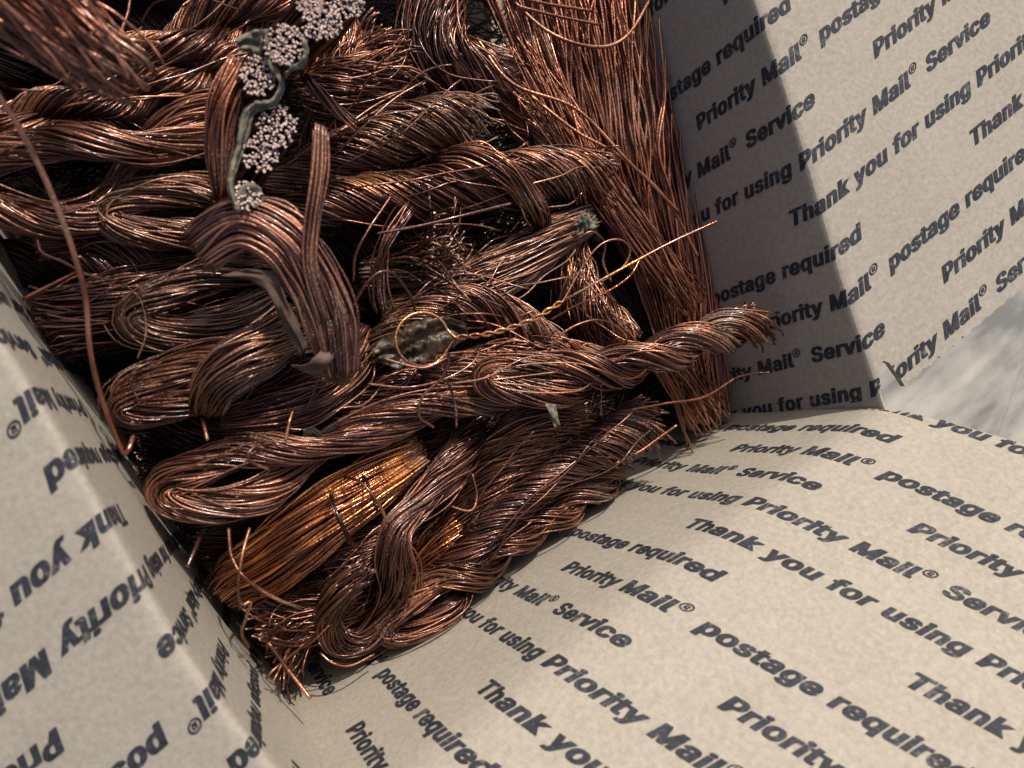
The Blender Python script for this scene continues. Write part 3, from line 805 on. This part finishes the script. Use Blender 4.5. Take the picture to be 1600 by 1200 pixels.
tie(amber, [(562, 740, -60), (572, 750, -48), (582, 778, -44), (590, 800, -50)])
bpy.context.view_layer.update()
B('fanned bundle with amber cut ends below the thick twisted hank', [(690, 845, -80), (722, 790, -74), (772, 728, -68), (832, 678, -64), (905, 638, -64)], [28, 34, 42, 46, 44], mat='copper', twist=0.35, flare=(1, 1.1), rag=(0, 0.12), ind=60, core=0.35)
B('small amber strand showing between the front ropes', [(640, 900, -80), (690, 840, -76), (735, 800, -76), (790, 770, -80)], [26, 30, 26, 20], mat='gold', twist=0.2, ind=24)
B('wavy strand doubling back in a hairpin at the front corner, its ends sprung open', [(742, 680, -66), (706, 728, -60), (658, 783, -55), (620, 820, -52), (611, 860, -53), (618, 910, -64), (602, 958, -74), (570, 998, -78), (532, 1002, -78), (512, 970, -74), (532, 925, -64), (582, 878, -60)], [24, 30, 26, 19, 23, 27, 25, 22, 22, 22, 22, 18], mat='plum', twist=0.35, ind=70, strays=10, frizz=(0.1, 0.3), rag=(0.02, 0.10), flare_len=0.12)
B('short crimped strands tucked behind the hairpin strand at the front corner', [(520, 905, -74), (560, 880, -70), (600, 850, -70), (650, 800, -74)], [22, 26, 24, 20], mat='brown', twist=0.4, frizz=(0.5, 0.1), flare_len=0.5, ind=30, strays=6)
B('long front rope ending in pale frayed tips above the near wall', [(650, 915, -74), (700, 893, -70), (742, 850, -66), (776, 812, -63), (825, 773, -61), (880, 730, -60), (945, 693, -59), (1018, 660, -62)], [22, 24, 26, 26, 29, 34, 40, 38], mat='plum', twist=0.9, flare=(1, 1.12), flare_len=0.12, frizz=(0, 0.14), rag=(0, 0.05), ind=70)
hank('front hank twisted into a rope that leans on the near wall', [(598, 990, -74), (656, 957, -69), (728, 904, -68), (802, 848, -68), (892, 785, -69), (970, 730, -73)], [15, 15, 15, 16, 17], 48, s0=0.24, turns=3.0, phase=0.1, loop_r=21, mat='brown', ind=56, rag=(0.03, 0.03), frizz=(0.15, 0.15))
hank('thick twisted hank lying on top at the right, its frayed end against the right wall', [(748, 590, -40), (820, 592, -36), (900, 590, -34), (1000, 565, -33), (1100, 530, -33), (1190, 508, -38)], [18, 19, 19, 19, 20], 46, s0=0.24, turns=2.6, phase=0.0, loop_r=22, mat='brown', ind=70, rag=(0.04, 0.04), frizz=(0.25, 0.25), flare=(1.15, 1.15), flare_len=0.08, strays=5)

# --- big dark curved ribbon of wires lying on top with its cut edge
rib = B('dark curved ribbon of parallel wires lying on top, with strips of paper along its edges', [(305, 400, -24), (370, 352, -16), (440, 375, -13), (490, 440, -14), (520, 510, -18), (535, 590, -24)], [38, 44, 44, 42, 38, 28], name='wire_ribbon', mat='plum', n=84, core=0.1, twist=0.12, wander=0.16, jitter=0.07, flat=0.30, ind=84, tipmat=M_PALE, rag=(0.05, 0.03), strays=0, wr=0.00050)
ro = np.array(rib.location)
sheet('paper_strip', [(345, 430, -22), (395, 440, -20), (430, 480, -22), (470, 560, -26)], [(385, 420, -19), (430, 430, -17), (455, 490, -18), (478, 545, -22)], M_PAPER, parent=rib, origin=ro, crumple=0.0008)
sheet('paper_strip', [(455, 575, -22), (490, 560, -20), (520, 520, -20), (545, 480, -20)], [(540, 605, -26), (548, 580, -24), (552, 540, -22), (550, 500, -20)], M_PAPER, parent=rib, origin=ro, crumple=0.001, rag=0.02)
B('thin upright strand of a dozen wires beside the pale cut ends', [(500, 195, -4), (498, 270, -6), (488, 350, -8), (487, 420, -10), (515, 500, -16)], [13, 14, 14, 12, 14], mat='plum', n=16, core=0.1, twist=0.1, wander=0.1, jitter=0.1, flat=0.5, ind=16, tipmat=M_PALE, strays=0, rag=(0.05, 0.02), wr=0.00052)
B('short stub of dark wires leaning to the right above the dusty rope', [(470, 115, -22), (500, 145, -24), (530, 175, -26), (560, 198, -28)], [9, 11, 11, 9], mat='brown', n=10, core=0.1, ind=10, strays=0, tipmat=M_PALE, rag=(0.1, 0.1), flat=0.6)

# --- coil cut open: clusters of pale wire ends seen end on, held by a grey-green strip
coil = centre_to_thing('cut_coil', 'cut-open coil showing clusters of pale wire ends along a grey-green strip', 'cut coil', None, P(400, 180, -20))
co = np.array(coil.location)
def ends(px, py, r, n, dx, dy, z=0, drop=34, squash=1.0):
    N = 16; W = np.empty((n, N, 3)); k = 0
    for i in range(n):
        rr = r * math.sqrt((i + 0.5) / n); th = i * 2.39996 + rng.normal(0, 0.3)
        ex, ey = px + rr * math.cos(th) + rng.normal(0, 1.0), py + squash * rr * math.sin(th) + rng.normal(0, 1.0)
        zz = z + rng.normal(0, 0.5)
        q = [(ex, ey, zz), (ex + 0.05 * dx, ey + 0.05 * dy, zz - 0.26 * drop), (ex + 0.5 * dx, ey + 0.5 * dy, zz - 0.65 * drop), (ex + dx + rng.normal(0, 5), ey + dy + rng.normal(0, 5), zz - drop)]
        W[i] = catmull([P(*p) for p in q], N)
    add_wires(coil, co, W, -np.arange(n) * 0.0 + rng.random(n), MW['plum'], 0.00046, n if n < 40 else 40, 5, M_PALE)
ends(385, 306, 24, 100, -28, 40, -10)
ends(407, 240, 29, 120, -36, 60, -7)
ends(432, 198, 31, 150, -50, 70, -5, squash=1.1)
ends(403, 118, 28, 130, -45, 60, 0, squash=1.15)
ends(444, 70, 32, 180, -60, 70, 4)
ends(502, 38, 31, 160, -60, 60, 4, squash=0.8)
ends(540, 5, 31, 150, -50, 60, 3, squash=0.8)
ends(485, 8, 22, 74, -50, 60, 0, squash=0.7)
B('curved dark strand of thick wires hanging below the pale cut ends', [(385, 95, -12), (352, 170, -14), (345, 240, -18), (352, 310, -26)], [24, 28, 26, 18], mat='red', n=40, core=0.1, flat=0.5, twist=0.1, ind=36, strays=0, wr=0.0005)
sheet('insulation_strip', [(368, 330, -8), (362, 290, -6), (374, 235, -4), (380, 190, -3), (392, 165, -2), (424, 158, -1), (436, 128, 1), (424, 100, 3), (416, 48, 5)], [(374, 333, -11), (367, 290, -9), (379, 238, -8), (387, 193, -6), (397, 172, -5), (434, 162, -4), (442, 128, -3), (430, 100, -1), (412, 44, 2)], M_SHEATH, parent=coil, origin=co, crumple=0.0007, N=60, rag=0.12)
sheet('insulation_strip', [(476, 62, 8), (474, 88, 6), (462, 104, 5), (446, 112, 4)], [(482, 62, 4), (480, 92, 2), (466, 112, 1), (444, 120, 0)], M_SHEATH, parent=coil, origin=co, crumple=0.0004, N=20, rag=0.1)
sheet('insulation_strip', [(366, 62, -6), (385, 52, -5), (405, 46, -3), (412, 60, -2)], [(376, 78, -8), (392, 82, -8), (408, 86, -6), (418, 80, -4)], M_SHEATH, parent=coil, origin=co, crumple=0.0006)
sheet('insulation_strip', [(370, 302, -10), (385, 285, -9), (405, 292, -9), (412, 320, -11)], [(368, 330, -12), (385, 334, -14), (402, 334, -14), (414, 330, -12)], M_SHEATH, parent=coil, origin=co, crumple=0.0004)

# --- film scraps
film = sheet('varnish_film', [(580, 548, -40), (606, 526, -38), (650, 504, -34), (700, 496, -34), (728, 508, -36)], [(592, 566, -42), (640, 574, -40), (684, 556, -38), (712, 540, -40), (732, 520, -42)], M_FILM, crumple=0.0011, rag=0.05, K=14, N=36)
tag(film, 'crumpled olive scrap of varnish film under the golden ring of wire', 'film scrap')
fl2 = sheet('film_flake', [(852, 632, -26), (858, 645, -27), (866, 668, -29)], [(868, 632, -26), (872, 650, -27), (874, 664, -29)], M_SHEATH, crumple=0.0005, K=6, N=12)
tag(fl2, 'small grey flake dangling under the thick twisted hank', 'film scrap')
fl3 = sheet('film_flake', [(905, 340, -40), (915, 335, -38), (928, 345, -38), (935, 338, -38)], [(900, 362, -42), (915, 360, -42), (925, 358, -40), (930, 352, -40)], M_SHEATH, crumple=0.0012, rag=0.1, K=6, N=16)
tag(fl3, 'greenish crust on the tip of the flat straight bundle', 'film scrap')
fl4 = sheet('film_flake', [(470, 672, -48), (485, 668, -46), (500, 676, -46)], [(476, 690, -50), (490, 684, -48), (506, 686, -48)], M_SHEATH, crumple=0.0008, K=6, N=12)
tag(fl4, 'small green-grey flake above the large glossy hank', 'film scrap')

# --- blurred frayed bundle nearest to the camera
B('blurred frayed bundle closest to the camera, in the top left corner', [(-70, -90, 16), (20, -20, 16), (110, 50, 14), (235, 145, 8)], [80, 76, 56, 22], mat='red', n=90, core=0.2, twist=0.15, wander=0.2, jitter=0.14, ind=70, rag=(0, 0.3), frizz=(0, 0.35), flare=(1, 1.2), flare_len=0.5, strays=5, wr=0.00042)

# --- single loose wires that lie on the pile
loose('long thick reddish wire lying down the left side, hooked at its lower end', [(-10, 138, 10), (30, 200, 4), (75, 290, -4), (110, 380, -12), (133, 460, -20), (140, 540, -28), (155, 610, -36), (180, 680, -44), (194, 709, -48), (202, 700, -47), (208, 682, -50)], 9, 'red', 0.75)
def ring(cx, cy, r, z, a0, a1, n=14): return [(cx + r * math.cos(math.radians(a)), cy + r * math.sin(math.radians(a)), z) for a in np.linspace(a0, a1, n)]
def pair(c, k, amp, turns, z):
    t = np.linspace(0, 1, 40); p = catmull([(x, y, z) for x, y in c], 40)
    d = np.gradient(p[:, :2], axis=0); d /= np.linalg.norm(d, axis=1)[:, None]
    ph = 2 * np.pi * turns * t + (0 if k == 0 else np.pi)
    return [(p[i, 0] - d[i, 1] * amp * math.sin(ph[i]), p[i, 1] + d[i, 0] * amp * math.sin(ph[i]), z + 0.5 * math.cos(ph[i])) for i in range(40)]
spine = [(712, 528), (770, 520), (830, 500), (880, 470)]
gold = centre_to_thing('golden_wire', 'golden wire looped into a ring and twisted round itself, one end running straight right', 'loose wire', None, P(760, 500, -26))
def gw(pts, wpx, mat='gold'):
    cc = catmull([P(*p) for p in pts], 150); cc = resample(cc, 190)
    r = wpx * 0.5 * dist(cc[90]) / FPX
    me = wire_mesh('strand', (cc - np.array(gold.location))[None], np.array([r]), MW[mat], np.array([0.55]), 5)
    link(bpy.data.objects.new('strand', me), gold)
gw(ring(660, 530, 42, -27, 20, 340, 18) + pair(spine, 0, 3.2, 4.5, -26) + [(920, 448, -22), (980, 415, -18), (1050, 378, -14), (1122, 345, -10)], 4.3)
gw([(690, 575, -27), (700, 545, -27)] + pair(spine, 1, 3.2, 4.5, -26) + [(905, 425, -24), (935, 385, -22), (965, 374, -21), (984, 388, -22), (975, 415, -24), (940, 440, -26)], 3.8, 'copper')
L = loose
L('single wire arching over the golden ring with its pale end on the front hank', [(597, 560, -30), (660, 575, -26), (700, 560, -26), (690, 590, -28), (660, 620, -32), (655, 650, -38), (678, 668, -40)], 5, 'plum', 0.6)
L('short dark wire hanging below the messy strands to a pale tip', [(690, 575, -34), (705, 610, -36), (712, 640, -38), (713, 668, -40)], 4.5, 'brown', 0.3)
L('long wire curving across the centre above the olive film', [(575, 600, -34), (640, 605, -30), (700, 590, -30), (740, 565, -30), (752, 540, -32)], 4, 'brown', 0.5)
L('straight dark wire with a blunt tip crossing above the curly tuft', [(590, 365, -34), (660, 352, -30), (730, 335, -28), (798, 318, -30)], 5, 'brown', 0.2)
L('bent wire standing over the loose group right of the thin strand', [(612, 305, -28), (575, 360, -26), (555, 400, -28), (552, 440, -34)], 5, 'copper', 0.4)
L('arched wire joining the curved ribbon to the centre', [(530, 520, -28), (575, 440, -22), (610, 425, -22), (640, 460, -28), (650, 490, -36)], 5, 'brown', 0.4)
L('looped wire lying over the top of the long straight bundle', [(800, 0, -44), (850, 45, -42), (900, 68, -40), (950, 72, -40), (985, 50, -40), (1015, 0, -42)], 6, 'copper', 0.6)
L('upper of two straight wires crossing the long bundle at the top', [(790, -10, -42), (850, 5, -42), (925, 17, -42)], 5, 'copper', 0.4)
L('lower of two straight wires crossing the long bundle at the top', [(810, 10, -42), (870, 25, -42), (936, 38, -42)], 5, 'copper', 0.4)
L('long curved wire sweeping down across the long straight bundle', [(745, 60, -46), (800, 130, -44), (900, 170, -42), (980, 250, -42), (1060, 330, -48)], 5.5, 'copper', 0.8)
L('golden-lit wire sweeping down under the curved wire on the straight bundle', [(830, 150, -46), (900, 205, -44), (970, 245, -44), (1040, 310, -48), (1090, 400, -54)], 5.5, 'copper', 0.9)
L('wire rising from the left of the amber bundle in a long arc', [(357, 825, -46), (362, 870, -44), (385, 905, -42), (430, 935, -44), (470, 950, -50)], 6, 'copper', 0.5)
L('thin wire crossing the left end of the amber bundle', [(390, 825, -46), (378, 870, -42), (372, 920, -44), (378, 945, -48), (392, 940, -48), (385, 965, -52), (378, 990, -56), (390, 1012, -58)], 5, 'copper', 0.6)
L('curved wire over the top of the amber bundle', [(538, 745, -48), (565, 755, -42), (590, 785, -40), (606, 818, -44)], 5.5, 'gold', 0.3)
L('reddish wire end poking down at the bottom corner of the box', [(420, 1005, -60), (445, 1040, -60), (470, 1072, -58), (485, 1092, -56)], 6, 'red', 0.6)
L('thin wire sagging under the front corner loops', [(500, 1020, -68), (520, 1036, -66), (548, 1040, -66), (585, 1022, -68)], 4, 'copper', 0.6)
L('dark wire stub pointing down at the left wall below the large glossy hank', [(312, 840, -46), (303, 862, -42), (293, 885, -40)], 7, 'brown', 0.2)
L('short pink-tipped wire stub below the dusty wrapped hank', [(316, 655, -46), (320, 670, -42), (324, 687, -40)], 6, 'plum', 0.8)
L('pale bent stub between the stubby bundle and the large glossy hank', [(458, 640, -44), (452, 660, -42), (446, 688, -42)], 5.5, 'copper', 0.8)
L('hooked wire above the left of the large glossy hank', [(450, 692, -44), (410, 694, -42), (390, 705, -40), (390, 720, -40), (420, 734, -42)], 5, 'copper', 0.5)
L('wire springing from the tip of the front rope along the near wall', [(960, 725, -54), (1000, 705, -52), (1035, 680, -50), (1058, 664, -48)], 4.5, 'red', 0.6)
L('thin wire lying across the amber strand between the front ropes', [(700, 790, -62), (735, 798, -58), (745, 775, -58), (738, 740, -58)], 4, 'copper', 0.7)
L('short golden wire end in the gap between the two front ropes', [(812, 812, -66), (828, 813, -64), (844, 811, -64)], 4.5, 'gold', 0.9)
L('wire at the far left curving down to two cut tips', [(58, 372, -40), (66, 395, -38), (100, 410, -38), (140, 430, -40), (190, 440, -44)], 5, 'plum', 0.5)
L('left-pointing stub above the brush-ended bundle', [(35, 468, -42), (60, 455, -42), (100, 435, -44), (130, 420, -48)], 6, 'red', 0.5)
L('light bent wire tip near the blurred corner bundle', [(180, 70, -20), (198, 62, -18), (215, 64, -18), (250, 67, -16)], 6, 'gold', 0.6)
L('wire rising along the top edge beside the blurred bundle', [(195, 90, -40), (190, 50, -38), (200, 20, -38), (205, -20, -38)], 6, 'copper', 0.4)
L('two-bend wire crossing the hank end at the right wall', [(1110, 335, -14), (1090, 370, -20), (1075, 420, -30)], 4, 'copper', 0.6) if False else None
L('short wire sticking out sideways towards the right wall lettering', [(1150, 590, -40), (1175, 584, -36), (1203, 582, -32)], 4, 'brown', 0.3)
L('wire arching from the splayed ends to the left, below the thick hank', [(1150, 590, -46), (1100, 620, -44), (1040, 630, -44), (985, 640, -46)], 4, 'red', 0.5)

L('thin golden wire rising beside the straight tail of the golden ring wire', [(860, 500, -34), (905, 475, -28), (950, 455, -24), (985, 430, -22), (1002, 400, -22)], 3.6, 'gold', 0.4)
L('curled copper wire between the greenish tipped bundle and the straight bundle', [(900, 400, -40), (905, 375, -34), (925, 362, -32), (945, 380, -34), (942, 410, -38), (955, 440, -40)], 4, 'copper', 0.5)
L('springy wire looping above the thick twisted hank', [(850, 560, -34), (880, 520, -28), (930, 500, -26), (970, 515, -28), (985, 550, -32)], 4, 'copper', 0.6)
L('wire crossing from the olive film to the thick twisted hank', [(700, 600, -34), (760, 590, -30), (820, 560, -28), (880, 555, -28)], 4, 'plum', 0.6)
L('fine wire bowed over the hank with the bright glint', [(180, 480, -36), (230, 440, -30), (290, 420, -28), (340, 425, -30)], 3.6, 'brown', 0.6)
L('fine curled wire hanging in front of the wrapped hank', [(255, 600, -40), (215, 605, -36), (200, 590, -34), (225, 570, -34), (270, 560, -38)], 3.6, 'brown', 0.6)
L('fine wire bent across the dark gap below the rounded hank', [(190, 440, -40), (220, 470, -38), (228, 520, -38), (215, 560, -40)], 3.6, 'plum', 0.5)
